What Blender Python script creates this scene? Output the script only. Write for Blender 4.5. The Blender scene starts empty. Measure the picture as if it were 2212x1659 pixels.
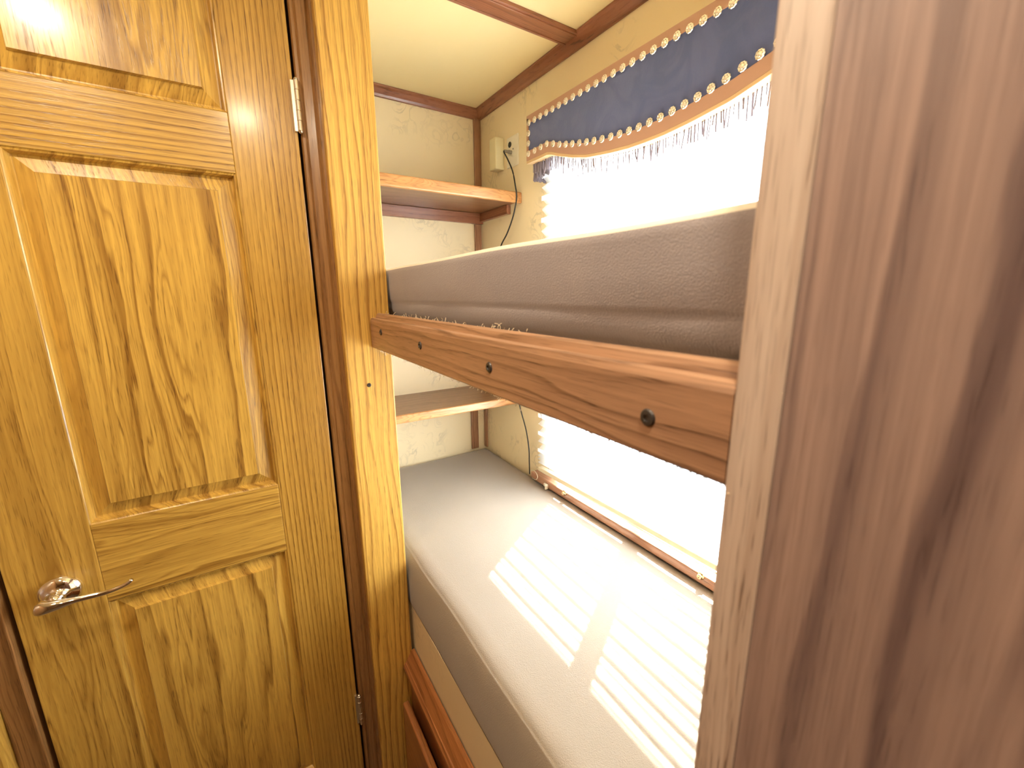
import bpy, bmesh, math, random
from mathutils import Vector, Matrix
random.seed(7)
S = bpy.context.scene
COL = S.collection

# ------------------------------------------------------------------ camera
YAW, PITCH, ROLL = math.radians(32.569), math.radians(-12.328), math.radians(-0.358)
cam_d = bpy.data.cameras.new('camera')
cam = bpy.data.objects.new('camera', cam_d)
COL.objects.link(cam)
fwd = Vector((math.sin(YAW)*math.cos(PITCH), math.cos(YAW)*math.cos(PITCH), math.sin(PITCH)))
r0 = Vector((math.cos(YAW), -math.sin(YAW), 0))
u0 = r0.cross(fwd)
rt = math.cos(ROLL)*r0 + math.sin(ROLL)*u0
up = -math.sin(ROLL)*r0 + math.cos(ROLL)*u0
m = Matrix((rt, up, -fwd)).transposed().to_4x4()
cam.matrix_world = m
cam_d.sensor_width = 36.0
cam_d.lens = 904.6/2212*36
cam_d.clip_start = 0.02
cam_d.dof.use_dof = True
cam_d.dof.focus_distance = 1.45
cam_d.dof.aperture_fstop = 4.5
S.camera = cam

# ------------------------------------------------------------------ light
S.view_settings.view_transform = 'Standard'
S.view_settings.look = 'None'
S.view_settings.gamma = 1
S.view_settings.use_curve_mapping = False
S.view_settings.exposure = 1.14
w = bpy.data.worlds.new('sky'); S.world = w; w.use_nodes = True
bg = w.node_tree.nodes['Background']
bg.inputs[0].default_value = (0.86, 0.94, 1.0, 1)
bg.inputs[1].default_value = 6.5

sun_d = bpy.data.lights.new('sun', 'SUN')
sun_d.energy = 36; sun_d.angle = math.radians(0.5); sun_d.color = (1.0, 0.97, 0.88)
sun = bpy.data.objects.new('sun', sun_d); COL.objects.link(sun)
SD = Vector((-0.86, -0.51, -1/0.84)).normalized()
sun.location = (4, 3.3, 4)
sun.rotation_euler = SD.to_track_quat('-Z', 'Y').to_euler()

LAMP_POWER = 5.5

# ------------------------------------------------------------------ helpers
def link(o, parent=None):
    COL.objects.link(o)
    if parent is not None:
        o.parent = parent
    return o

def tag(o, label=None, cat=None, group=None, kind=None):
    if label: o['label'] = label
    if cat: o['category'] = cat
    if group: o['group'] = group
    if kind: o['kind'] = kind
    return o

def obj(name, bm, mat, parent=None, bevel=0, smooth=False, segs=2):
    bmesh.ops.recalc_face_normals(bm, faces=bm.faces)
    me = bpy.data.meshes.new(name)
    bm.to_mesh(me); bm.free()
    mats = mat if isinstance(mat, (list, tuple)) else [mat]
    for mm in mats: me.materials.append(mm)
    o = bpy.data.objects.new(name, me)
    link(o, parent)
    if smooth:
        for p in me.polygons: p.use_smooth = True
    if bevel:
        md = o.modifiers.new('bevel', 'BEVEL'); md.width = bevel; md.segments = segs
        md.limit_method = 'ANGLE'; md.angle_limit = math.radians(40)
        md.harden_normals = False
    return o

def empty(name, loc=(0, 0, 0)):
    o = bpy.data.objects.new(name, None); o.empty_display_size = 0.05
    o.location = loc
    COL.objects.link(o)
    return o

def adopt(parent, children):
    """keep world placement while hanging parts under an empty that is not at the origin"""
    for c in children:
        c.parent = parent
        c.matrix_parent_inverse = Matrix.Translation(-Vector(parent.location))

def box(bm, x0, x1, y0, y1, z0, z1, mi=0):
    vs = [bm.verts.new((x, y, z)) for x in (x0, x1) for y in (y0, y1) for z in (z0, z1)]
    for f in ((0,1,3,2),(4,6,7,5),(0,4,5,1),(2,3,7,6),(0,2,6,4),(1,5,7,3)):
        fc = bm.faces.new([vs[i] for i in f]); fc.material_index = mi
    return vs

def B(*a):
    bm = bmesh.new(); box(bm, *a); return bm

def prism(bm, pts, axis, a0, a1):
    """extrude a closed 2-D outline along an axis; pts in the two other axes in order"""
    def P(p, a):
        if axis == 'x': return (a, p[0], p[1])
        if axis == 'y': return (p[0], a, p[1])
        return (p[0], p[1], a)
    A = [bm.verts.new(P(p, a0)) for p in pts]
    C = [bm.verts.new(P(p, a1)) for p in pts]
    n = len(pts)
    bm.faces.new(A); bm.faces.new(C[::-1])
    for i in range(n):
        bm.faces.new((A[i], A[(i+1) % n], C[(i+1) % n], C[i]))

def tube(bm, pts, r, n=8, radii=None, mi=0, flat=1.0):
    pts = [Vector(p) for p in pts]
    rings = []
    ref = Vector((0, 0, 1))
    for i, p in enumerate(pts):
        t = (pts[min(i+1, len(pts)-1)] - pts[max(i-1, 0)]).normalized()
        a = ref if abs(t.dot(ref)) < 0.95 else Vector((1, 0, 0))
        s = t.cross(a).normalized(); q = s.cross(t).normalized()
        rr = radii[i] if radii else r
        rings.append([bm.verts.new(p + rr*(math.cos(2*math.pi*k/n)*s + flat*math.sin(2*math.pi*k/n)*q)) for k in range(n)])
    for a, b in zip(rings, rings[1:]):
        for k in range(n):
            f = bm.faces.new((a[k], a[(k+1) % n], b[(k+1) % n], b[k])); f.material_index = mi
    for rg in (rings[0], rings[-1]):
        f = bm.faces.new(rg); f.material_index = mi

def lathe(bm, prof, c, axis, n=24, fn=None, mi=0):
    """prof: (radius, height along axis) ; axis unit vector from c"""
    ax = Vector(axis).normalized()
    a = Vector((0, 0, 1)) if abs(ax.z) < 0.9 else Vector((1, 0, 0))
    s = ax.cross(a).normalized(); q = s.cross(ax)
    rings = []
    for (r, h) in prof:
        ring = []
        for k in range(n):
            t = 2*math.pi*k/n
            rr = r*(fn(t) if fn else 1)
            ring.append(bm.verts.new(Vector(c) + ax*h + rr*(math.cos(t)*s + math.sin(t)*q)))
        rings.append(ring)
    for a_, b_ in zip(rings, rings[1:]):
        for k in range(n):
            f = bm.faces.new((a_[k], a_[(k+1) % n], b_[(k+1) % n], b_[k])); f.material_index = mi
    bm.faces.new(rings[0]).material_index = mi
    bm.faces.new(rings[-1]).material_index = mi

def catmull(P, n=6):
    P = [Vector(p) for p in P]; out = []
    for i in range(len(P)-1):
        p0, p1, p2, p3 = P[max(i-1, 0)], P[i], P[i+1], P[min(i+2, len(P)-1)]
        for k in range(n):
            t = k/n
            out.append(0.5*((2*p1) + (p2-p0)*t + (2*p0-5*p1+4*p2-p3)*t*t + (3*p1-p0-3*p2+p3)*t**3))
    out.append(P[-1]); return out

# ------------------------------------------------------------------ materials
class NT:
    def __init__(self, name):
        self.m = bpy.data.materials.new(name); self.m.use_nodes = True
        self.t = self.m.node_tree; self.b = self.t.nodes['Principled BSDF']
        self.out = self.t.nodes['Material Output']
    def n(self, typ, **kw):
        nd = self.t.nodes.new(typ)
        for k, v in kw.items(): setattr(nd, k, v)
        return nd
    def l(self, a, b): self.t.links.new(a, b)
    def math(self, op, a, b=None, c=None):
        nd = self.n('ShaderNodeMath', operation=op)
        for i, v in enumerate((a, b, c)):
            if v is None: continue
            if isinstance(v, (int, float)): nd.inputs[i].default_value = v
            else: self.l(v, nd.inputs[i])
        return nd.outputs[0]
    def mix(self, f, a, b, mode='MIX'):
        nd = self.n('ShaderNodeMix', data_type='RGBA', blend_type=mode)
        if isinstance(f, (int, float)): nd.inputs[0].default_value = f
        else: self.l(f, nd.inputs[0])
        for i, v in ((6, a), (7, b)):
            if isinstance(v, tuple): nd.inputs[i].default_value = (*v, 1)
            else: self.l(v, nd.inputs[i])
        return nd.outputs[2]
    def ramp(self, src, stops):
        nd = self.n('ShaderNodeValToRGB'); r = nd.color_ramp
        while len(r.elements) < len(stops): r.elements.new(0.5)
        for e, (p, c) in zip(r.elements, stops):
            e.position = p; e.color = (c, c, c, 1) if isinstance(c, (int, float)) else (*c, 1)
        self.l(src, nd.inputs[0]); return nd.outputs[0]

def oak(name, axis, light, mid, dark, bands=9.0, distort=5.0, rough=0.32, coat=0.3, seed=0.0, pores=0.75, lam=0.09, bump=0.25, fine=0.8):
    """plain-sawn oak: stretched rings, fine fibre and short dark pores, grain along `axis`"""
    M = NT(name)
    tc = M.n('ShaderNodeTexCoord')
    sep = M.n('ShaderNodeSeparateXYZ'); M.l(tc.outputs['Object'], sep.inputs[0])
    oi = M.n('ShaderNodeObjectInfo')
    off = M.math('MULTIPLY_ADD', oi.outputs['Random'], 13.0, seed)
    X, Y, Z = sep.outputs
    if axis == 'z': a, b_, g = X, Y, Z
    elif axis == 'x': a, b_, g = Z, Y, X
    else: a, b_, g = Z, X, Y
    across = M.math('ADD', M.math('MULTIPLY_ADD', b_, 0.9, a), off)
    def vec(sx, sg, extra=0.0):
        c = M.n('ShaderNodeCombineXYZ')
        M.l(M.math('MULTIPLY', across, sx), c.inputs[0])
        M.l(M.math('MULTIPLY', b_, sx*0.35), c.inputs[1])
        M.l(M.math('MULTIPLY_ADD', g, sg, extra), c.inputs[2])
        return c.outputs[0]
    # big slow wander of the grain
    n1 = M.n('ShaderNodeTexNoise'); n1.inputs['Scale'].default_value = 1.0
    n1.inputs['Detail'].default_value = 3.0; n1.inputs['Roughness'].default_value = 0.5
    M.l(vec(7.0, 10.0*lam), n1.inputs['Vector'])
    n2 = M.n('ShaderNodeTexNoise'); n2.inputs['Scale'].default_value = 1.0
    n2.inputs['Detail'].default_value = 2.0
    M.l(vec(60.0, 5.0), n2.inputs['Vector'])
    ph = M.math('MULTIPLY_ADD', n1.outputs[0], distort, M.math('MULTIPLY', across, bands))
    ph = M.math('MULTIPLY_ADD', n2.outputs[0], 0.28, ph)
    fr = M.math('FRACT', ph)
    n5 = M.n('ShaderNodeTexNoise'); n5.inputs['Scale'].default_value = 1.0; n5.inputs['Detail'].default_value = 1.0
    M.l(vec(16.0, 1.1, 5.0), n5.inputs['Vector'])
    vary = M.ramp(n5.outputs[0], [(0.36, 0.40), (0.58, 1.0)])
    ring = M.ramp(fr, [(0.0, 0.0), (0.45, 0.06), (0.72, 0.42), (0.86, 1.0), (0.95, 0.75), (1.0, 0.0)])
    ring = M.math('MULTIPLY', ring, vary)
    fr2 = M.math('FRACT', M.math('MULTIPLY_ADD', ph, 4.3, M.math('MULTIPLY', n1.outputs[0], 3.0)))
    ring2 = M.ramp(fr2, [(0.0, 0.0), (0.5, 0.1), (0.8, 1.0), (1.0, 0.0)])
    n6 = M.n('ShaderNodeTexNoise'); n6.inputs['Scale'].default_value = 1.0; n6.inputs['Detail'].default_value = 1.0
    M.l(vec(11.0, 0.7, 9.0), n6.inputs['Vector'])
    ring2 = M.math('MULTIPLY', ring2, M.ramp(n6.outputs[0], [(0.42, 0.0), (0.56, fine)]))
    # fine fibre lines
    n3 = M.n('ShaderNodeTexNoise'); n3.inputs['Scale'].default_value = 1.0
    n3.inputs['Detail'].default_value = 4.0; n3.inputs['Roughness'].default_value = 0.6
    M.l(vec(170.0, 3.5), n3.inputs['Vector'])
    fib = M.ramp(n3.outputs[0], [(0.35, 0.0), (0.68, 1.0)])
    # pores
    n4 = M.n('ShaderNodeTexNoise'); n4.inputs['Scale'].default_value = 1.0
    n4.inputs['Detail'].default_value = 1.0
    M.l(vec(520.0, 22.0), n4.inputs['Vector'])
    por = M.ramp(n4.outputs[0], [(0.58, 0.0), (0.68, 1.0)])
    pm = M.math('MULTIPLY', por, M.math('MULTIPLY_ADD', M.math('MAXIMUM', ring, ring2), 0.7, 0.3))
    c = M.mix(M.math('MULTIPLY', ring, 0.9), light, mid)
    c = M.mix(M.math('MULTIPLY', ring2, 0.75), c, mid)
    c = M.mix(M.math('MULTIPLY', fib, 0.42), c, mid)
    c = M.mix(M.math('MULTIPLY', pm, pores), c, dark)
    M.l(c, M.b.inputs['Base Color'])
    M.b.inputs['Roughness'].default_value = rough
    M.b.inputs['Coat Weight'].default_value = coat
    M.b.inputs['Coat Roughness'].default_value = 0.16
    bp = M.n('ShaderNodeBump'); bp.inputs['Strength'].default_value = bump; bp.inputs['Distance'].default_value = 0.0008
    h = M.math('MULTIPLY_ADD', pm, -1.0, M.math('MULTIPLY', fib, -0.3))
    M.l(h, bp.inputs['Height']); M.l(bp.outputs[0], M.b.inputs['Normal'])
    return M.m

GL, GM, GD = (0.64, 0.385, 0.075), (0.245, 0.108, 0.014), (0.10, 0.036, 0.006)
oak_door_z = oak('door_oak_upright', 'z', GL, GM, GD, bands=14, distort=3.2, seed=1.3)
oak_panel_z = oak('door_oak_panel', 'z', (0.70, 0.425, 0.083), (0.25, 0.112, 0.015), GD, bands=15, distort=5.0, seed=4.1, lam=0.085)
oak_door_x = oak('door_oak_across', 'x', GL, GM, GD, bands=20, distort=4.5, seed=2.2, lam=0.10)
oak_door_fine = oak('door_oak_fine', 'z', (0.58, 0.335, 0.062), GM, GD, bands=75, distort=2.5, seed=2.8, pores=0.85)
oak_door_x2 = oak('door_oak_fine_across', 'x', GL, GM, GD, bands=70, distort=2.5, seed=7.2)
oak_board = oak('shelf_board_oak', 'x', (0.33, 0.17, 0.085), (0.20, 0.09, 0.04), (0.07, 0.03, 0.012), bands=20, distort=6, seed=1.7)
oak_sill = oak('sill_oak', 'y', (0.50, 0.27, 0.17), (0.30, 0.14, 0.08), (0.1, 0.04, 0.02), bands=30, seed=4.4)
oak_post = oak('post_oak', 'z', (0.78, 0.47, 0.10), (0.30, 0.125, 0.016), GD, bands=52, distort=6, seed=0.4, rough=0.42, coat=0.15)
oak_case = oak('casing_oak', 'z', (0.36, 0.18, 0.062), (0.15, 0.062, 0.018), (0.07, 0.025, 0.008), bands=26, distort=3, seed=3.3)
oak_rail = oak('rail_oak', 'y', (0.46, 0.26, 0.155), (0.20, 0.10, 0.055), (0.07, 0.03, 0.015), bands=46, distort=9, seed=6.1, lam=0.10, rough=0.38, coat=0.2)
oak_trim_x = oak('trim_oak_across', 'x', (0.36, 0.145, 0.075), (0.22, 0.078, 0.038), (0.08, 0.03, 0.015), bands=22, seed=2.1)
oak_trim_y = oak('trim_oak_along', 'y', (0.36, 0.145, 0.075), (0.22, 0.078, 0.038), (0.08, 0.03, 0.015), bands=22, seed=5.1)
oak_trim_z = oak('trim_oak_upright', 'z', (0.43, 0.22, 0.12), (0.25, 0.11, 0.055), (0.06, 0.02, 0.01), bands=22, seed=8.1)
oak_shelf = oak('shelf_oak', 'x', (0.64, 0.33, 0.125), (0.40, 0.165, 0.05), (0.12, 0.045, 0.015), bands=18, distort=8, seed=3.7, lam=0.18)
oak_frame = oak('bunk_frame_oak', 'y', (0.46, 0.185, 0.065), (0.25, 0.085, 0.025), (0.08, 0.028, 0.01), bands=26, distort=5, seed=7.7)
oak_edge = oak('glare_veiled_edge_oak', 'z', (0.66, 0.54, 0.46), (0.46, 0.34, 0.27), (0.10, 0.05, 0.035), bands=40, distort=3, seed=9.1, rough=0.45, coat=0.1)  # whitish lens glare is mixed into the edge colour
oak_side = oak('glare_veiled_side_oak', 'z', (0.41, 0.285, 0.245), (0.115, 0.072, 0.072), (0.06, 0.03, 0.03), bands=17, distort=2.4, seed=1.9, lam=0.07, pores=0.4, rough=0.45, coat=0.1)  # mauve lens-glare veil is mixed into the panel colour

def plain(name, col, rough=0.6, metal=0.0, bump=None, mottled=None, sheen=0.0, coat=0.0):
    M = NT(name)
    M.b.inputs['Base Color'].default_value = (*col, 1)
    M.b.inputs['Roughness'].default_value = rough
    M.b.inputs['Metallic'].default_value = metal
    M.b.inputs['Coat Weight'].default_value = coat
    if sheen: M.b.inputs['Sheen Weight'].default_value = sheen
    tc = M.n('ShaderNodeTexCoord')
    if mottled:
        sc, amt, col2 = mottled
        n = M.n('ShaderNodeTexNoise'); n.inputs['Scale'].default_value = sc
        n.inputs['Detail'].default_value = 5; n.inputs['Distortion'].default_value = 1.5
        M.l(tc.outputs['Object'], n.inputs['Vector'])
        f = M.ramp(n.outputs[0], [(0.42, 0.0), (0.62, 1.0)])
        M.l(M.mix(M.math('MULTIPLY', f, amt), col, col2), M.b.inputs['Base Color'])
    if bump:
        sc, st, dist = bump
        n = M.n('ShaderNodeTexNoise'); n.inputs['Scale'].default_value = sc; n.inputs['Detail'].default_value = 4
        M.l(tc.outputs['Object'], n.inputs['Vector'])
        bp = M.n('ShaderNodeBump'); bp.inputs['Strength'].default_value = st; bp.inputs['Distance'].default_value = dist
        M.l(n.outputs[0], bp.inputs['Height']); M.l(bp.outputs[0], M.b.inputs['Normal'])
    return M.m

def wallboard():
    """cream vinyl wallboard with a faint marbled vein"""
    M = NT('cream_wallboard')
    tc = M.n('ShaderNodeTexCoord')
    n = M.n('ShaderNodeTexNoise'); n.inputs['Scale'].default_value = 9; n.inputs['Detail'].default_value = 5
    n.inputs['Distortion'].default_value = 2.2
    M.l(tc.outputs['Object'], n.inputs['Vector'])
    v = M.ramp(n.outputs[0], [(0.44, 0.0), (0.485, 1.0), (0.50, 1.0), (0.54, 0.0)])
    n2 = M.n('ShaderNodeTexNoise'); n2.inputs['Scale'].default_value = 5
    M.l(tc.outputs['Object'], n2.inputs['Vector'])
    m2 = M.ramp(n2.outputs[0], [(0.5, 0.0), (0.65, 1.0)])
    M.l(M.mix(M.math('MULTIPLY', M.math('MULTIPLY', v, m2), 0.75), (0.88, 0.74, 0.49), (0.64, 0.54, 0.36)), M.b.inputs['Base Color'])
    M.b.inputs['Roughness'].default_value = 0.5
    return M.m

cream = wallboard()
ceil_m = plain('cream_ceiling_lining', (0.90, 0.74, 0.40), 0.6, bump=(3.0, 0.35, 0.02))
floor_m = plain('tan_floor', (0.16, 0.10, 0.06), 0.5, mottled=(6, 0.5, (0.11, 0.07, 0.045)))
mat_low = plain('ivory_mattress_cloth', (0.305, 0.25, 0.195), 0.9, bump=(420, 0.55, 0.0022), sheen=0.3)
mat_top = plain('sunlit_mattress_top', (0.80, 0.72, 0.60), 0.9, bump=(300, 0.5, 0.002), sheen=0.3)  # sunlit rim put into the colour, also adds bounce to the ceiling
mat_up = plain('backlit_mattress_cloth', (0.30, 0.255, 0.26), 0.9, bump=(420, 0.5, 0.002), sheen=0.4, mottled=(5, 0.4, (0.26, 0.225, 0.24)))  # backlit shade and mauve glare are put into the cloth colour
chrome = plain('chrome', (0.86, 0.85, 0.80), 0.07, 1.0)
brass = plain('pale_brass', (0.85, 0.70, 0.42), 0.22, 1.0)
nickel = plain('satin_nickel', (0.75, 0.70, 0.60), 0.28, 1.0)
silver = plain('bright_silver', (0.93, 0.88, 0.80), 0.30, 1.0)
screw_m = plain('dark_screw', (0.085, 0.075, 0.07), 0.4, 0.6)
navy = plain('navy_suede', (0.055, 0.078, 0.215), 0.85, bump=(160, 0.4, 0.001), mottled=(9, 0.6, (0.09, 0.11, 0.26)), sheen=0.5)
leather = plain('brown_leather_border', (0.44, 0.25, 0.17), 0.5, bump=(120, 0.3, 0.001))
liner = plain('tan_liner', (0.62, 0.42, 0.22), 0.6)
fringe_m = plain('blue_grey_fringe', (0.20, 0.165, 0.19), 0.8)
cream_plastic = plain('cream_plastic', (0.80, 0.72, 0.46), 0.35, coat=0.2)
white_plastic = plain('off_white_plastic', (0.84, 0.78, 0.64), 0.35, coat=0.2)
black = plain('black_rubber', (0.02, 0.02, 0.018), 0.5)
grey_m = plain('grey_metal', (0.30, 0.29, 0.27), 0.35, 0.8)
gap_shade_m = plain('gap_shade', (0.012, 0.009, 0.007), 0.9)
alu = plain('white_aluminium', (0.80, 0.80, 0.78), 0.4)
ply = plain('bunk_plywood', (0.50, 0.33, 0.18), 0.7)
carpet = plain('cream_carpet', (0.78, 0.64, 0.46), 1.0, bump=(300, 0.6, 0.003))
shade_rail = plain('cream_shade_rail', (0.82, 0.72, 0.52), 0.4)

def shade_fabric():
    M = NT('sheer_white_shade_cloth')
    M.t.nodes.remove(M.b)
    tr = M.n('ShaderNodeBsdfTransparent'); tr.inputs[0].default_value = (0.95, 0.97, 1, 1)
    tl = M.n('ShaderNodeBsdfTranslucent'); tl.inputs[0].default_value = (0.90, 0.93, 0.95, 1)
    df = M.n('ShaderNodeBsdfDiffuse'); df.inputs[0].default_value = (0.85, 0.87, 0.88, 1)
    a = M.n('ShaderNodeMixShader'); a.inputs[0].default_value = 0.35
    M.l(tl.outputs[0], a.inputs[1]); M.l(df.outputs[0], a.inputs[2])
    b = M.n('ShaderNodeMixShader'); b.inputs[0].default_value = 0.55
    M.l(tr.outputs[0], b.inputs[1]); M.l(a.outputs[0], b.inputs[2])
    M.l(b.outputs[0], M.out.inputs[0]); return M.m
shade_m = shade_fabric()
def tape():
    M = NT('stripe_casting_tape'); M.t.nodes.remove(M.b)
    tl = M.n('ShaderNodeBsdfTranslucent'); tl.inputs[0].default_value = (0.92, 0.94, 0.95, 1)
    M.l(tl.outputs[0], M.out.inputs[0]); return M.m
stripe_m = tape()  # for added tape that blocks the sun in stripes

def window_glass():
    M = NT('window_glass'); M.t.nodes.remove(M.b)
    tr = M.n('ShaderNodeBsdfTransparent'); gl = M.n('ShaderNodeBsdfGlossy'); gl.inputs['Roughness'].default_value = 0.03
    mx = M.n('ShaderNodeMixShader'); mx.inputs[0].default_value = 0.08
    M.l(tr.outputs[0], mx.inputs[1]); M.l(gl.outputs[0], mx.inputs[2])
    M.l(mx.outputs[0], M.out.inputs[0]); return M.m
glass_m = window_glass()

def lamp_lens():
    M = NT('lamp_lens')
    M.b.inputs['Emission Color'].default_value = (1, 0.82, 0.58, 1)
    M.b.inputs['Emission Strength'].default_value = 14
    M.b.inputs['Base Color'].default_value = (0.9, 0.9, 0.85, 1)
    return M.m
lens_m = lamp_lens()

# ------------------------------------------------------------------ room shell
ZC, ZF = 0.885, -1.81
XW, YE = 1.133, 2.064
YP = 1.276            # front of the post
WY0, WY1, WZ0, WZ1 = 0.42, 1.405, -0.842, 0.62

def struct(name, bm, mat, label=None, **kw):
    o = obj(name, bm, mat, **kw); o['kind'] = 'structure'
    if label: o['label'] = label
    return o

struct('floor', B(-1.05, 1.25, -1.75, 2.16, ZF-0.05, ZF), floor_m, 'tan floor of the narrow hallway')
struct('ceiling', B(-1.05, 1.25, -1.75, 2.16, ZC, ZC+0.05), ceil_m, 'cream lined ceiling over the bunks')
bm = bmesh.new()
box(bm, XW, XW+0.05, -0.10, WY0, ZF, ZC); box(bm, XW, XW+0.05, WY1, YE, ZF, ZC)
box(bm, XW, XW+0.05, WY0, WY1, ZF, WZ0); box(bm, XW, XW+0.05, WY0, WY1, WZ1, ZC)
struct('wall_right', bm, cream, 'cream wall that holds the window beside the bunks')
struct('wall_far', B(0.34, XW+0.05, YE, YE+0.05, ZF, ZC), cream, 'cream end wall of the bunk alcove behind the shelves')
struct('wall_partition', B(0.33, 0.366, YP+0.034, YE, ZF, ZC), cream, 'short cream side wall of the alcove behind the post')
struct('wall_near', B(0.345, XW, 0.142, 0.174, ZF, ZC), cream, 'near end wall of the bunk alcove')
struct('wall_left', B(-1.0, -0.95, -1.7, 1.40, ZF, ZC), oak_case, 'oak left wall of the hallway')
struct('wall_back', B(-0.95, 0.40, -1.7, -1.65, ZF, ZC), oak_case, 'wall behind the viewer')
struct('wall_door', B(-0.95, -0.60, 1.346, 1.40, ZF, ZC), cream, 'piece of wall left of the oak door')
struct('wall_behind_door', B(-0.95, 0.36, 1.41, 1.45, ZF, ZC), gap_shade_m, 'wall behind the door, coloured black as the shade in its gap')

# ---- trims
def cove(s):
    return [(0, 0), (0.040, 0), (0.040, -0.007), (0.030, -0.014), (0.016, -0.030), (0.010, -0.040), (0, -0.040)]
bm = bmesh.new(); prism(bm, [(YE - a, ZC + b) for a, b in cove(0)], 'x', 0.366, XW)
struct('trim_1', bm, oak_trim_x, 'dark oak strip where the ceiling meets the alcove end wall', bevel=0.002)
bm = bmesh.new(); prism(bm, [(XW - a, ZC + b) for a, b in cove(0)], 'y', 0.174, YE-0.012)
struct('trim_2', bm, oak_trim_y, 'dark oak strip where the ceiling meets the window wall', bevel=0.002)
bm = bmesh.new(); box(bm, 0.33, XW-0.012, 1.285, 1.368, ZC-0.012, ZC); box(bm, 0.33, XW-0.012, 1.293, 1.300, ZC-0.015, ZC-0.011); box(bm, 0.33, XW-0.012, 1.353, 1.360, ZC-0.015, ZC-0.011)
struct('trim_3', bm, oak_trim_x, 'dark oak batten running across the ceiling', bevel=0.002)
struct('trim_4', B(1.094, XW, YE-0.012, YE, 0.45, ZC-0.03), oak_trim_z, 'upright dark oak strip in the corner above the upper shelf', bevel=0.003)
struct('trim_5', B(1.088, 1.126, YE-0.012, YE, -0.12, 0.35), oak_trim_z, 'upright oak strip in the corner below the upper shelf', bevel=0.003)
struct('trim_6', B(1.036, 1.080, YE-0.012, YE, -0.885, -0.54), oak_trim_z, 'upright oak strip on the end wall above the lower bunk', bevel=0.003)
struct('trim_7', B(1.121, XW, YE-0.03, YE, -0.885, -0.16), oak_trim_z, 'narrow oak corner bead above the lower bunk', bevel=0.004)

# casing beside the door (right), with beads
bm = bmesh.new()
prism(bm, [(0.190, 1.40), (0.190, 1.318), (0.193, 1.312), (0.199, 1.310), (0.203, 1.313), (0.206, 1.309), (0.226, 1.306), (0.232, 1.309), (0.236, 1.303), (0.243, 1.301), (0.25, 1.303), (0.26, 1.306), (0.36, 1.306), (0.36, 1.40)], 'z', ZF, ZC)
struct('trim_8', bm, oak_case, 'brown oak door casing between the hinges and the post')
# left jamb and casing
bm = bmesh.new(); box(bm, -0.577, -0.531, 1.298, 1.40, ZF, ZC)
struct('trim_9', bm, oak_case, 'brown oak jamb left of the door', bevel=0.004)
bm = bmesh.new(); prism(bm, [(-0.5775, 1.345), (-0.5775, 1.288), (-0.580, 1.280), (-0.588, 1.277), (-0.60, 1.279), (-0.67, 1.283), (-0.67, 1.345)], 'z', ZF, ZC)
struct('trim_10', bm, oak_door_z, 'golden oak casing at the lower left edge', bevel=0.003)

# ---- post
post = obj('wooden_post', B(0.2415, 0.378, YP, YP+0.028, ZF, ZC), oak_post, bevel=0.004, segs=3)
tag(post, 'broad golden oak post between the door casing and the bunks', 'post')
def screw_bm(c, ax, r=0.008):
    bm = bmesh.new()
    lathe(bm, [(r*0.95, -0.001), (r, 0.0006), (r*0.85, 0.0022), (r*0.45, 0.0026), (r*0.38, 0.0008), (r*0.1, 0.0006)], c, ax, 20)
    return bm
obj('screw', screw_bm((0.302, YP, -0.271), (0, -1, 0), 0.0065), screw_m, post)

# ------------------------------------------------------------------ door
YD = 1.315
door = empty('door_1', (0.186, YD, ZF)); door['kind'] = 'structure'
door['label'] = 'golden oak panel door with chrome lever at the end of the hall'
DX0, DX1 = -0.522, 0.183
PX0, PX1 = -0.366, 0.032      # panel opening
parts = []
SH = 0.034
parts.append(obj('stile', B(DX0, PX0, YD, YD+SH, ZF+0.01, ZC-0.02), oak_door_z, bevel=0.002))
parts.append(obj('stile', B(PX1, DX1, YD, YD+SH, ZF+0.01, ZC-0.02), oak_door_fine, bevel=0.002))
RZ = [(0.292, 0.428), (-0.752, -0.540)]
for z0, z1 in RZ + [(ZF+0.01, -1.60), (ZC-0.10, ZC-0.02)]:
    parts.append(obj('rail', B(PX0, PX1, YD, YD+SH, z0, z1), oak_door_x2 if z0 > 0.2 and z0 < 0.5 else oak_door_x, bevel=0.0015))
def raised_panel(x0, x1, z0, z1):
    bm = bmesh.new()
    loops = [(0.0, 0.0005), (0.002, 0.0025), (0.005, 0.0035), (0.008, 0.013), (0.010, 0.0175), (0.013, 0.018), (0.042, 0.0085), (0.0445, 0.001)]
    prev = None
    for d, y in loops:
        q = [bm.verts.new((x, YD+y, z)) for x, z in ((x0+d, z0+d), (x1-d, z0+d), (x1-d, z1-d), (x0+d, z1-d))]
        if prev:
            for i in range(4): bm.faces.new((prev[i], prev[(i+1) % 4], q[(i+1) % 4], q[i]))
        prev = q
    bm.faces.new(prev)
    return bm
for z0, z1 in ((0.428, ZC-0.10), (-0.540, 0.292), (-1.60, -0.752)):
    parts.append(obj('raised_panel', raised_panel(PX0, PX1, z0, z1), oak_panel_z))
# hinges
def hinge(z0, z1):
    bm = bmesh.new()
    L = z1-z0; x, y = 0.1885, 1.303
    prof = [(0.002, 0), (0.0045, 0.002), (0.0055, 0.005)]
    n = 5
    for k in range(n):
        a, b = 0.006 + (L-0.012)*k/n, 0.006 + (L-0.012)*(k+1)/n
        prof += [(0.0045, a+0.0004), (0.0062, a+0.0012), (0.0062, b-0.0012), (0.0045, b-0.0004)]
    prof += [(0.0055, L-0.005), (0.0045, L-0.002), (0.002, L)]
    lathe(bm, prof, (x, y, z0), (0, 0, 1), 14)
    box(bm, 0.176, 0.187, 1.3075, 1.3145, z0+0.006, z1-0.006)
    return bm
for z0, z1 in ((0.405, 0.535), (-1.50, -1.37)):
    parts.append(obj('hinge', hinge(z0, z1), nickel, smooth=False))
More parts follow.
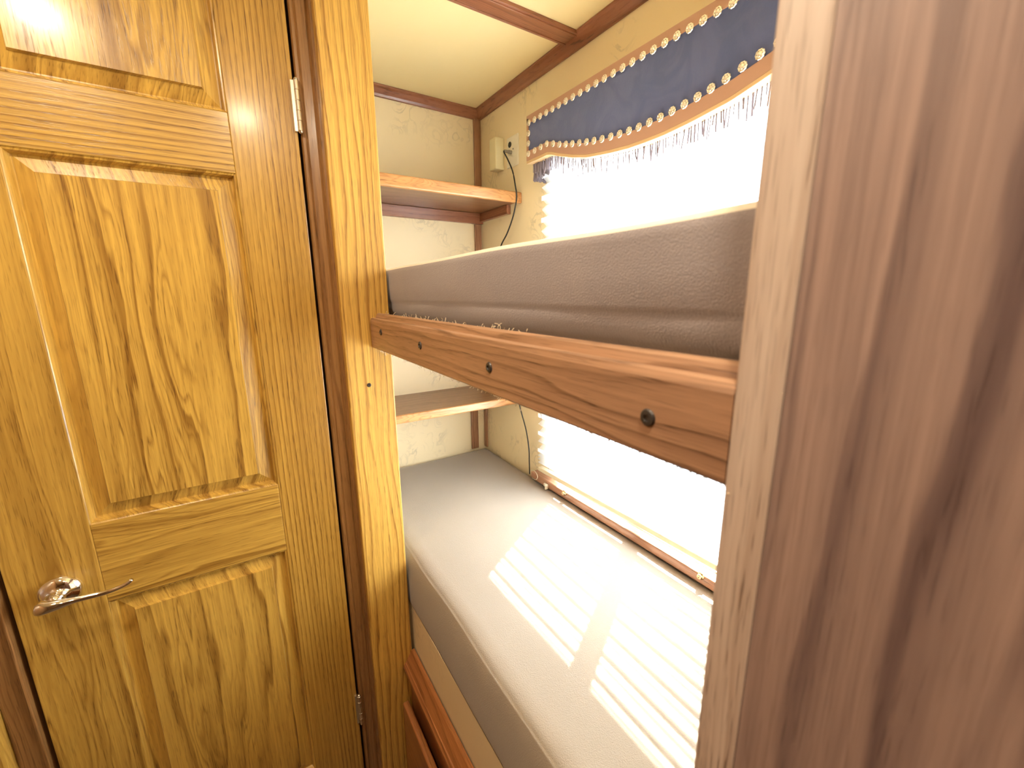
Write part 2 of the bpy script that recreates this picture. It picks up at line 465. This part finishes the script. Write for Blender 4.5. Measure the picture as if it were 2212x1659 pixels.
# lever handle: a rose on the door and a curved lever in front of it
HC = Vector((-0.441, YD, -0.690))
bm = bmesh.new()
lathe(bm, [(0.039, 0.0), (0.0395, 0.003), (0.038, 0.007), (0.032, 0.0135), (0.024, 0.0175), (0.0165, 0.021), (0.0135, 0.027), (0.0130, 0.040), (0.0145, 0.046)], HC, (0, -1, 0), 40)
lev = obj('door_lever', bm, chrome, smooth=True)
parts.append(lev)
bm = bmesh.new()
y = YD-0.052
P = [HC + Vector(v) for v in ((-0.022, -0.050, 0.000), (-0.010, -0.056, 0.000), (0.010, -0.058, 0.000), (0.030, -0.056, -0.001), (0.060, -0.053, -0.004), (0.085, -0.052, -0.006), (0.110, -0.053, -0.003), (0.130, -0.056, 0.004), (0.140, -0.058, 0.012))]
path = catmull(P, 5)
rad = []
for i in range(len(path)):
    t = i/(len(path)-1)
    rad.append(0.002 if i == 0 else (0.0190 - 0.0125*min(1, t/0.42) if t < 0.42 else 0.0065 - 0.0018*(t-0.42)/0.58))
rad[1] = 0.010; rad[2] = 0.0165
tube(bm, path, 0.01, 14, rad)
arm = obj('lever_arm', bm, chrome, lev, smooth=True)
bpy.context.view_layer.update()
adopt(door, parts)
# shade in the door gap is painted as black on the wall behind

# ------------------------------------------------------------------ window
win = empty('window_1', (XW+0.03, 0.91, WZ0)); win['kind'] = 'structure'
win['label'] = 'bright window beside the bunks, behind the pleated shade'
bm = bmesh.new()
f0, f1, t = XW+0.012, XW+0.046, 0.018
box(bm, f0, f1, WY0, WY0+t, WZ0, WZ1); box(bm, f0, f1, WY1-t*0.4, WY1, WZ0, WZ1)
box(bm, f0, f1, WY0, WY1, WZ0, WZ0+0.006); box(bm, f0, f1, WY0, WY1, WZ1-t, WZ1)
wf = obj('window_frame', bm, alu, bevel=0.001)
mu = obj('mullion', B(f0+0.004, f1-0.004, 0.926, 0.982, WZ0+0.006, WZ1-t), alu)
bm = bmesh.new()
vs = [bm.verts.new((XW+0.03, y_, z_)) for y_, z_ in ((WY0, WZ0), (WY1, WZ0), (WY1, WZ1), (WY0, WZ1))]; bm.faces.new(vs)
pn = obj('pane', bm, glass_m)
bpy.context.view_layer.update(); adopt(win, [wf, mu, pn])
# oak sill rail under the shade with two brass knobs
sill = struct('trim_11', B(1.092, XW, 0.174, 1.545, -0.880, -0.846), oak_sill, 'oak rail along the bottom of the window', bevel=0.004)

# ------------------------------------------------------------------ pleated shade
SY0, SY1 = 0.20, 1.462
shade = empty('pleated_shade', (1.10, 0.8, 0.62))
tag(shade, 'white pleated window shade pulled down to the oak sill, glowing with daylight', 'blind')
bm = bmesh.new()
def sag(y, z):    # the bottom of the shade hangs a little out of level
    k = max(0.0, min(1.0, (-0.45 - z)/0.35))
    return k*0.013*(SY1 - y)
def zz(z, front, ysh=0):
    x = 1.084 if front else 1.112
    edge = SY1 + (0.018 * (0.6 - z)/1.4)
    ypts = [SY0, 0.5, 0.8, 1.1, edge]
    return [bm.verts.new((x, yy, z + sag(yy, z))) for yy in ypts]
zs = []
z = 0.62; k = 0
while z > -0.700:
    zs.append((z, k % 2 == 0)); z -= 0.0208; k += 1
while z > -0.782:
    zs.append((z, k % 2 == 0)); z -= 0.0085 if z < -0.735 else 0.014; k += 1
rows = [zz(a, b) for a, b in zs]
for a, b in zip(rows, rows[1:]):
    for i in range(4): bm.faces.new((a[i], a[i+1], b[i+1], b[i]))
# tape added on every second crease to cast the sun stripes
for i, (a, fr) in enumerate(zs):
    if i % 4 == 0 and a > -0.72:
        r = rows[i]
        for q in range(4):
            p0, p1 = r[q].co, r[q+1].co
            vs = [bm.verts.new(v) for v in (p0+Vector((-0.0005, 0, -0.009)), p1+Vector((-0.0005, 0, -0.009)), p1+Vector((-0.0005, 0, 0.009)), p0+Vector((-0.0005, 0, 0.009)))]
            f = bm.faces.new(vs); f.material_index = 1
fab = obj('shade_fabric', bm, [shade_m, stripe_m])
bm = bmesh.new()
zb = -0.796
for yy0, yy1 in ((SY0, SY1+0.016),):
    a = [(1.086, zb-0.020), (1.110, zb-0.020), (1.110, zb), (1.086, zb)]
    v0 = [bm.verts.new((x, yy0, z_ + 0.013*(SY1-yy0))) for x, z_ in a]
    v1 = [bm.verts.new((x, yy1, z_)) for x, z_ in a]
    bm.faces.new(v0); bm.faces.new(v1[::-1])
    for i in range(4): bm.faces.new((v0[i], v0[(i+1) % 4], v1[(i+1) % 4], v1[i]))
br = obj('bottom_rail', bm, shade_rail, bevel=0.003)
bm = bmesh.new(); tube(bm, [(1.0835, 1.383, 0.6), (1.0835, 1.395, -0.79)], 0.0008, 5)
lc = obj('lift_cord', bm, fringe_m)
bm = bmesh.new(); tube(bm, [(1.0835, 0.62, 0.6), (1.0835, 0.62, -0.78)], 0.0008, 5)
lc2 = obj('lift_cord', bm, fringe_m)
hr = obj('head_rail', B(1.082, 1.116, SY0, SY1, 0.62, 0.645), shade_rail)
bpy.context.view_layer.update(); adopt(shade, [fab, br, lc, lc2, hr])

# small fittings on the sill
def knob(yv, zv, lab):
    bm = bmesh.new()
    lathe(bm, [(0.0115, 0.0), (0.0120, 0.003), (0.0095, 0.005), (0.0075, 0.006), (0.0080, 0.010), (0.0065, 0.013), (0.0035, 0.0135), (0.003, 0.011)], (1.092, yv, zv), (-1, 0, 0), 24)
    return tag(obj('brass_knob', bm, brass, smooth=True), lab, 'knob', 'hold-down knobs under the shade')
knob(1.290, -0.851, 'small brass hold-down knob at the far end of the oak window rail')
knob(0.640, -0.851, 'small brass hold-down knob at the near end of the oak window rail')
bm = bmesh.new()
ring = [(1.086, 1.512 + 0.030*math.cos(t_), -0.850 + 0.022*math.sin(t_)) for t_ in [math.radians(20 + 280*i/24) for i in range(25)]]
tube(bm, ring, 0.0016, 7)
tag(obj('cord_loop', bm, white_plastic, smooth=True), 'thin white cord loop lying at the far end of the window rail', 'cord')
bm = bmesh.new()
box(bm, 1.080, 1.0915, 1.408, 1.428, -0.872, -0.858); box(bm, 1.074, 1.0915, 1.404, 1.412, -0.880, -0.858)
tag(obj('cord_clip', bm, white_plastic, bevel=0.002), 'tiny white plastic clip on the oak window rail', 'clip')

# ------------------------------------------------------------------ valance
VX = 1.04
VY0, VY1, VZT = 0.305, 1.505, 0.673
val = empty('window_valance', (VX, 0.9, VZT))
tag(val, 'navy window valance with brown border, silver studs and hanging fringe', 'valance')
half = [(1.505, 0.511), (1.44, 0.510), (1.372, 0.511), (1.345, 0.505), (1.30, 0.489), (1.232, 0.468), (1.152, 0.448), (1.051, 0.435), (0.97, 0.428), (0.905, 0.427)]
bottom = half + [(1.81 - a, b) for a, b in half[-2::-1]]
def bot_z(y):
    for (y0, z0), (y1, z1) in zip(bottom, bottom[1:]):
        if y1 <= y <= y0: return z0 + (z1-z0)*(y-y0)/(y1-y0)
    return 0.511
NY = 90
ys = [VY1 + (VY0-VY1)*i/NY for i in range(NY+1)]
bm = bmesh.new()
def strip(bm, x0, x1, lo, hi, ylist=ys):
    g = []
    for y_ in ylist:
        g.append([bm.verts.new((x, y_, z_)) for x, z_ in ((x0, lo(y_)), (x0, hi(y_)), (x1, hi(y_)), (x1, lo(y_)))])
    for a, b in zip(g, g[1:]):
        for i in range(4): bm.faces.new((a[i], a[(i+1) % 4], b[(i+1) % 4], b[i]))
    bm.faces.new(g[0]); bm.faces.new(g[-1][::-1])
strip(bm, VX, VX+0.016, lambda y: bot_z(y)+0.010, lambda y: VZT-0.004)
navy_o = obj('navy_panel', bm, navy)
bm = bmesh.new()
prof_bottom = lambda y: bot_z(y)
strip(bm, VX-0.003, VX-0.0005, lambda y: bot_z(y)+0.001, lambda y: bot_z(y)+0.036)
strip(bm, VX-0.003, VX-0.0005, lambda y: VZT-0.028, lambda y: VZT)
strip(bm, VX-0.003, VX-0.0005, lambda y: bot_z(y)+0.02, lambda y: VZT-0.01, [VY1, VY1-0.012])
strip(bm, VX-0.003, VX-0.0005, lambda y: bot_z(y)+0.02, lambda y: VZT-0.01, [VY0+0.012, VY0])
bord = obj('leather_border', bm, leather)
bm = bmesh.new()
strip(bm, VX-0.003, VX+0.030, lambda y: bot_z(y)-0.009, lambda y: bot_z(y)+0.001)
lip = obj('lower_lip', bm, liner, bevel=0.001); lip['label'] = 'tan lined bottom lip'
bm = bmesh.new()
box(bm, VX+0.016, XW, VY1-0.012, VY1, 0.511, VZT-0.002); box(bm, VX+0.016, XW, VY0, VY0+0.012, 0.511, VZT-0.002)
box(bm, VX, XW, VY0, VY1, VZT-0.004, VZT+0.002)
side = obj('end_return', bm, leather)
# fringe, uncountable strands
bm = bmesh.new()
rnd = random.Random(3)
def strand(x, y_, z0, L):
    dx, dy = rnd.uniform(-.004, .004), rnd.uniform(-.006, .006)
    r = rnd.uniform(0.0014, 0.0028)
    tube(bm, [(x, y_, z0), (x+dx*0.3, y_+dy*0.4, z0-L*0.5), (x+dx, y_+dy, z0-L)], r, 4)
y_ = VY1-0.014
while y_ > VY0+0.014:
    strand(VX+0.022 + rnd.uniform(-.002, .002), y_, bot_z(y_)+0.004, rnd.uniform(0.035, 0.062) if rnd.random() < .8 else rnd.uniform(0.05, 0.075))
    y_ -= rnd.uniform(0.004, 0.0085) + (0.003 if y_ < 1.15 else 0)
x = VX+0.032
while x < XW-0.002:
    for q in range(3): strand(x, VY1-0.006 + rnd.uniform(-.003, .003), 0.512, rnd.uniform(0.060, 0.072))
    x += 0.0016
y_ = VY1-0.016
while y_ > 1.41:
    for q in range(2): strand(VX+0.03 + rnd.uniform(0, .02), y_, 0.515, rnd.uniform(0.055, 0.07))
    y_ -= 0.003
frg = obj('fringe', bm, fringe_m); frg['kind'] = 'stuff'
# studs
def stud_bm():
    bm = bmesh.new()
    fl = lambda t: 1 + 0.05*math.cos(10*t)
    lathe(bm, [(0.0108, 0.0), (0.0112, 0.0012), (0.0100, 0.0030), (0.0080, 0.0034), (0.0062, 0.0026), (0.0050, 0.0036), (0.0030, 0.0046), (0.0010, 0.0050)], (0, 0, 0), (-1, 0, 0), 30, fl)
    # engraved rays
    for k in range(6):
        a = 2*math.pi*k/6
        p = Vector((-0.0036, 0.0068*math.cos(a), 0.0068*math.sin(a)))
        d = Vector((0, math.cos(a), math.sin(a)))*0.0016
        tube(bm, [p-d, p+d], 0.0004, 5, mi=1)
    return bm
stud0 = None
top_c = [(1.4885 - 0.03715*i, 0.6455) for i in range(32)]
side_c = [(1.491, 0.609), (1.491, 0.573)]
bot_c = [(1.491, 0.536), (1.449, 0.537), (1.410, 0.539), (1.372, 0.540), (1.334, 0.530), (1.297, 0.518), (1.261, 0.509), (1.226, 0.501), (1.190, 0.494), (1.154, 0.487), (1.118, 0.481), (1.081, 0.476), (1.043, 0.472), (1.006, 0.469), (0.969, 0.467), (0.932, 0.466), (0.894, 0.467), (0.857, 0.468), (0.819, 0.471), (0.782, 0.475), (0.745, 0.479), (0.709, 0.485), (0.671, 0.492), (0.633, 0.502), (0.595, 0.511), (0.557, 0.520), (0.518, 0.530), (0.479, 0.540), (0.440, 0.539), (0.401, 0.537), (0.362, 0.536), (0.325, 0.536)]
studs = []
for y_, z_ in top_c + side_c + bot_c:
    if stud0 is None:
        o = obj('silver_stud', stud_bm(), [silver, screw_m], smooth=False); stud0 = o
    else:
        o = stud0.copy(); COL.objects.link(o)
    o.location = (VX-0.003, y_, z_)
    studs.append(o)
bpy.context.view_layer.update()
adopt(val, [navy_o, bord, lip, side, frg] + studs)

# ------------------------------------------------------------------ upper bunk
bunk = empty('upper_bunk', (0.33, 0.7, -0.16))
tag(bunk, 'built-in upper bunk with oak front rail and dark screws', 'bunk bed')
BY0, BY1 = 0.176, YP
bm = bmesh.new()
prism(bm, [(0.338, -0.158), (0.322, -0.158), (0.320, -0.155), (0.320, -0.080), (0.323, -0.072), (0.329, -0.0695), (0.334, -0.0715), (0.336, -0.0725), (0.338, -0.066), (0.340, -0.0605), (0.346, -0.057), (0.3525, -0.058), (0.354, -0.061), (0.354, -0.158)], 'y', BY0, BY1)
rail_o = obj('front_rail', bm, oak_rail)
sc = []
for y_, z_ in ((1.170, -0.105), (0.870, -0.111), (0.567, -0.115), (0.257, -0.119)):
    sc.append(obj('screw', screw_bm((0.320, y_, z_), (-1, 0, 0), 0.0088), screw_m, rail_o))
deck = obj('bunk_deck', B(0.380, 1.058, BY0, YE-0.002, -0.150, -0.108), ply)
bm = bmesh.new(); box(bm, 1.030, 1.058, BY0, YE-0.002, -0.205, -0.150); back = obj('sun_cutoff_ledger', bm, oak_rail)  # unseen ledger added to cut off the sun patch on the lower mattress
# frayed carpet lining under the deck
bm = bmesh.new()
box(bm, 0.3545, 1.029, BY0, YP-0.001, -0.160, -0.1505)
rn = random.Random(5)
y_ = BY0
while y_ < BY1-0.03:
    dens = 0.35 + 0.65*max(0, math.sin(y_*5+0.7))
    if rn.random() < dens:
        L = rn.uniform(0.004, 0.014) * (1.8 if rn.random() < .06 else 1)
        x = 0.3545 + rn.uniform(-0.012, 0.004)
        p = Vector((rn.uniform(0.323, 0.345), y_, -0.1575)); pts = [p]
        d = Vector((rn.uniform(-.5, .1), rn.uniform(-.7, .7), -1)).normalized()
        for q in range(4):
            p = p + d*L/4; pts.append(p.copy())
            d = (d + Vector((rn.uniform(-.8, .8), rn.uniform(-.8, .8), rn.uniform(-.5, .5)))).normalized()
        tube(bm, pts, 0.0006, 4)
    y_ += rn.uniform(0.001, 0.004)
lining = obj('carpet_lining', bm, carpet); lining['label'] = 'frayed cream carpet edge under the rail'
bm = bmesh.new()
box(bm, 0.3545, 0.372, BY0, BY1, -0.108, -0.072)
y_ = 0.52
while y_ < BY1-0.02:
    p = Vector((0.3555, y_, -0.063)); pts = [p]
    d = Vector((rn.uniform(-.4, .2), rn.uniform(-.9, .9), 0.7)).normalized()
    L = rn.uniform(0.006, 0.015)*(1.6 if y_ < 0.68 and rn.random() < .35 else 1)
    for q in range(4):
        p = p + d*L/4; pts.append(p.copy())
        d = (d + Vector((rn.uniform(-.8, .8), rn.uniform(-.8, .8), rn.uniform(-.6, .6)))).normalized()
    tube(bm, pts, 0.0006, 4)
    y_ += rn.uniform(0.004, 0.018)
lint = obj('carpet_lint', bm, carpet); lint['kind'] = 'stuff'
bpy.context.view_layer.update(); adopt(bunk, [rail_o, deck, back, lining, lint])

# ------------------------------------------------------------------ mattresses
def fbm(x, y, s):
    from mathutils import noise
    return noise.noise(Vector((x*s, y*s, 3.7)))
def mattress(name, x0, x1, y0, y1, z0, z1, mat, prof, topwave, nx=26, ny=70, sidewave=0.004):
    """closed cushion: profile of (inset, height fraction) wraps the rim, soft waves on top"""
    bm = bmesh.new()
    per = []
    ys_ = [y0 + (y1-y0)*i/ny for i in range(ny+1)]
    xs_ = [x0 + (x1-x0)*i/nx for i in range(nx+1)]
    loop = [(x0, y) for y in ys_] + [(x, y1) for x in xs_[1:]] + [(x1, y) for y in ys_[::-1][1:]] + [(x, y0) for x in xs_[::-1][1:-1]]
    cx, cy = (x0+x1)/2, (y0+y1)/2
    rings = []
    for ins, h in prof:
        rg = []
        for (x, y) in loop:
            fx = (x-cx)/((x1-x0)/2); fy = (y-cy)/((y1-y0)/2)
            X_ = x - ins*max(-1, min(1, fx))*(1 if abs(fx) > 0.999 else 1)
            Y_ = y - ins*max(-1, min(1, fy))
            zt = z1 + topwave(x, y)
            zz_ = z0 + (zt-z0)*h
            X_ += sidewave*fbm(y*1.3+h*0.6, h*1.1, 3.2)*(1 if abs(fx) > 0.99 else 0)
            rg.append(bm.verts.new((X_, Y_, zz_)))
        rings.append(rg)
    n = len(loop)
    for a, b in zip(rings, rings[1:]):
        for i in range(n): bm.faces.new((a[i], a[(i+1) % n], b[(i+1) % n], b[i]))
    # caps as grids
    def cap(ring, zfun):
        ins = prof[-1][0] if zfun == 'top' else prof[0][0]
        grid = [[None]*(ny+1) for _ in range(nx+1)]
        k = 0
        for j in range(ny+1): grid[0][j] = ring[k]; k += 1
        for i in range(1, nx+1): grid[i][ny] = ring[k]; k += 1
        for j in range(ny-1, -1, -1): grid[nx][j] = ring[k]; k += 1
        for i in range(nx-1, 0, -1): grid[i][0] = ring[k]; k += 1
        for i in range(1, nx):
            for j in range(1, ny):
                x, y = xs_[i], ys_[j]
                X_ = cx + (x-cx)*(1 - ins/((x1-x0)/2)); Y_ = cy + (y-cy)*(1 - ins/((y1-y0)/2))
                zz_ = (z1 + topwave(x, y)) if zfun == 'top' else z0
                grid[i][j] = bm.verts.new((X_, Y_, zz_))
        for i in range(nx):
            for j in range(ny):
                bm.faces.new((grid[i][j], grid[i+1][j], grid[i+1][j+1], grid[i][j+1]))
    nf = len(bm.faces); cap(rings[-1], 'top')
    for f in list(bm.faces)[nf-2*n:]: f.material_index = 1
    cap(rings[0], 'bot')
    return obj(name, bm, mat, smooth=True)
up_prof = [(0.040, 0.0), (0.034, 0.06), (0.030, 0.16), (0.016, 0.25), (0.007, 0.32), (0.0050, 0.42), (0.0052, 0.445), (0.0030, 0.465), (0.0005, 0.50), (0.0, 0.70), (0.0, 0.90), (0.002, 0.955), (0.007, 0.985), (0.016, 1.0)]
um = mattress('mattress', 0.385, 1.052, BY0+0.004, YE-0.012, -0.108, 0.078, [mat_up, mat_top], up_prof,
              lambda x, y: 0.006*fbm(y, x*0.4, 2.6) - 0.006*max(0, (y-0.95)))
um['category'] = 'mattress'; um['label'] = 'thick mattress, backlit side and sunlit top put into its colours, lying on the upper bunk behind the rail'
lo_prof = [(0.001, 0.0), (-0.001, 0.05), (-0.004, 0.20), (-0.006, 0.45), (-0.002, 0.70), (0.006, 0.88), (0.013, 0.935), (0.0145, 0.95), (0.0175, 0.945), (0.022, 0.965), (0.035, 0.985), (0.055, 1.0)]
lm = mattress('mattress', 0.390, 1.131, BY0+0.004, YE-0.006, -1.085, -0.885, [mat_low, mat_low], lo_prof,
              lambda x, y: 0.004*fbm(y, x, 3.0), nx=60, ny=150)
lm['category'] = 'mattress'; lm['label'] = 'ivory mattress of the lower bunk, striped by sunlight'
bpy.context.view_layer.update()

# ------------------------------------------------------------------ lower bunk base
base = empty('lower_bunk_base', (0.37, 0.7, ZF))
tag(base, 'oak framed base with cream board carrying the lower bunk mattress', 'bunk bed')
fas = obj('fascia_board', B(0.3905, 0.402, BY0, YE-0.002, -1.36, -1.088), cream)
fas['label'] = 'cream front board'
deck2 = obj('bunk_deck', B(0.4025, XW-0.002, BY0, YE-0.002, -1.125, -1.088), ply)
bm = bmesh.new()
prism(bm, [(0.386, -1.262), (0.379, -1.262), (0.375, -1.265), (0.362, -1.286), (0.353, -1.303), (0.350, -1.304), (0.347, -1.310), (0.343, -1.316), (0.342, -1.324), (0.346, -1.332), (0.352, -1.336), (0.362, -1.345), (0.386, -1.345)], 'y', BY0, BY1)
fr = obj('face_frame', bm, oak_frame)
bm = bmesh.new()
box(bm, 0.366, 0.386, BY0, BY1, ZF, -1.345)
inner = obj('back_panel', bm, oak_frame)
dr = obj('drawer_front', B(0.326, 0.350, BY0, BY1-0.012, ZF+0.02, -1.452), oak_frame, bevel=0.008, segs=4)
bpy.context.view_layer.update(); adopt(base, [fas, deck2, fr, inner, dr])

# ------------------------------------------------------------------ shelves
def shelf(loc, zt, zb, label, ledg=True, nosex=XW-0.001):
    s = empty('wall_shelf', loc)
    tag(s, label, 'shelf')
    parts = [obj('shelf_board', B(0.366, XW-0.001, 1.695, YE-0.001, zb+0.010, zb+0.030), oak_board, bevel=0.001)]
    parts.append(obj('front_edge', B(0.366, nosex, 1.678, 1.695, zb, zt), oak_shelf, bevel=0.006, segs=3))
    if ledg:
        parts.append(obj('ledger', B(0.366, XW-0.001, YE-0.022, YE-0.001, zb-0.042, zb+0.0095), oak_trim_x, bevel=0.002))
        parts.append(obj('ledger', B(XW-0.022, XW-0.001, 1.775, YE-0.022, zb-0.032, zb+0.0095), oak_trim_y, bevel=0.002))
    bpy.context.view_layer.update(); adopt(s, parts)
    return s
shelf((0.75, YE, 0.40), 0.440, 0.393, 'oak shelf on the end wall above the upper mattress')
shelf((0.75, YE, -0.53), -0.503, -0.540, 'oak shelf on the end wall between the two bunks', ledg=False)

# ------------------------------------------------------------------ wall fittings
bm = bmesh.new()
box(bm, 1.086, XW, 1.829, 1.888, 0.566, 0.703)
tag(obj('wall_box', bm, cream_plastic, bevel=0.004), 'deep cream plastic box on the window wall, left of the cord outlet', 'switch box')
out = empty('wall_outlet', (XW, 1.75, 0.627))
tag(out, 'flat off-white outlet plate with a dark jack and cord plugged in', 'outlet')
pl = obj('cover_plate', B(XW-0.006, XW, 1.704, 1.797, 0.562, 0.690), white_plastic, bevel=0.003)
bm = bmesh.new(); lathe(bm, [(0.0125, 0.0), (0.0125, 0.0015), (0.010, 0.0018), (0.009, 0.0006)], (XW-0.006, 1.770, 0.658), (-1, 0, 0), 24)
jk = obj('jack', bm, black, smooth=False)
bm = bmesh.new(); lathe(bm, [(0.0035, 0.0), (0.0035, 0.0012), (0.001, 0.0013)], (XW-0.006, 1.742, 0.634), (-1, 0, 0), 14)
sw = obj('plate_screw', bm, screw_m)
bpy.context.view_layer.update(); adopt(out, [pl, jk, sw])
cab = empty('power_cord', (1.09, 1.75, 0.62))
tag(cab, 'thin black cord hanging from the outlet down behind the bunks', 'cord')
bm = bmesh.new()
lathe(bm, [(0.008, 0.0), (0.008, 0.016), (0.0065, 0.017), (0.0065, 0.036), (0.004, 0.040)], (XW-0.0065, 1.757, 0.623), (-1, 0, 0), 18)
plug = obj('plug', bm, grey_m, smooth=False)
bm = bmesh.new()
pts = [(1.090, 1.757, 0.623), (1.084, 1.752, 0.616), (1.092, 1.734, 0.583), (1.098, 1.703, 0.528), (1.100, 1.685, 0.467), (1.100, 1.6735, 0.418), (1.100, 1.688, 0.371), (1.100, 1.713, 0.325), (1.100, 1.758, 0.270), (1.100, 1.815, 0.219), (1.085, 1.835, 0.13), (1.075, 1.80, 0.04), (1.075, 1.76, -0.15), (1.078, 1.70, -0.40), (1.092, 1.66, -0.500), (1.100, 1.640, -0.571), (1.100, 1.597, -0.655), (1.100, 1.573, -0.742), (1.105, 1.577, -0.810), (1.112, 1.583, -0.879)]
tube(bm, catmull(pts, 6), 0.0032, 8)
cb = obj('cable', bm, black, smooth=True)
bpy.context.view_layer.update(); adopt(cab, [plug, cb])

# ------------------------------------------------------------------ near cabinet on the right
cabn = empty('tall_cabinet', (0.33, -0.2, ZF))
tag(cabn, 'tall brown oak cabinet side very close on the right, out of focus', 'cabinet')
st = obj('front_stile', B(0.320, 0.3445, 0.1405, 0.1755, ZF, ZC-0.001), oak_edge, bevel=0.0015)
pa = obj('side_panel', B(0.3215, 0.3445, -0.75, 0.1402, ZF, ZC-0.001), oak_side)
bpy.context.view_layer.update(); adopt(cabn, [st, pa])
struct('wall_hall_right', B(0.345, 0.395, -1.65, 0.142, ZF, ZC), oak_case, 'right wall of the hallway behind the cabinet')

# ------------------------------------------------------------------ ceiling lamps of the hallway (above and beside the viewer)
def lamp(x, y, power, label):
    e = empty('ceiling_light', (x, y, ZC))
    tag(e, label, 'ceiling light', 'hallway ceiling lights')
    bm = bmesh.new(); lathe(bm, [(0.075, 0.0), (0.075, 0.008), (0.066, 0.014), (0.060, 0.014), (0.058, 0.010)], (x, y, ZC), (0, 0, -1), 32)
    a = obj('lamp_rim', bm, nickel, smooth=False)
    bm = bmesh.new(); lathe(bm, [(0.058, 0.0105), (0.052, 0.018), (0.035, 0.024), (0.010, 0.027)], (x, y, ZC), (0, 0, -1), 32)
    b = obj('lamp_lens', bm, lens_m, smooth=True)
    bpy.context.view_layer.update(); adopt(e, [a, b])
    d = bpy.data.lights.new('lamp_glow', 'AREA'); d.shape = 'DISK'; d.size = 0.10; d.energy = power; d.color = (1.0, 0.86, 0.64)
    lo = bpy.data.objects.new('lamp_glow', d); COL.objects.link(lo); lo.location = (x, y, ZC-0.032)
    lo.parent = e; lo.matrix_parent_inverse = Matrix.Translation(-Vector(e.location))
lamp(0.13, -0.02, LAMP_POWER, 'round ceiling light of the hallway, nearer the cabinet')
lamp(-0.42, 0.58, LAMP_POWER, 'round ceiling light of the hallway, nearer the oak door')
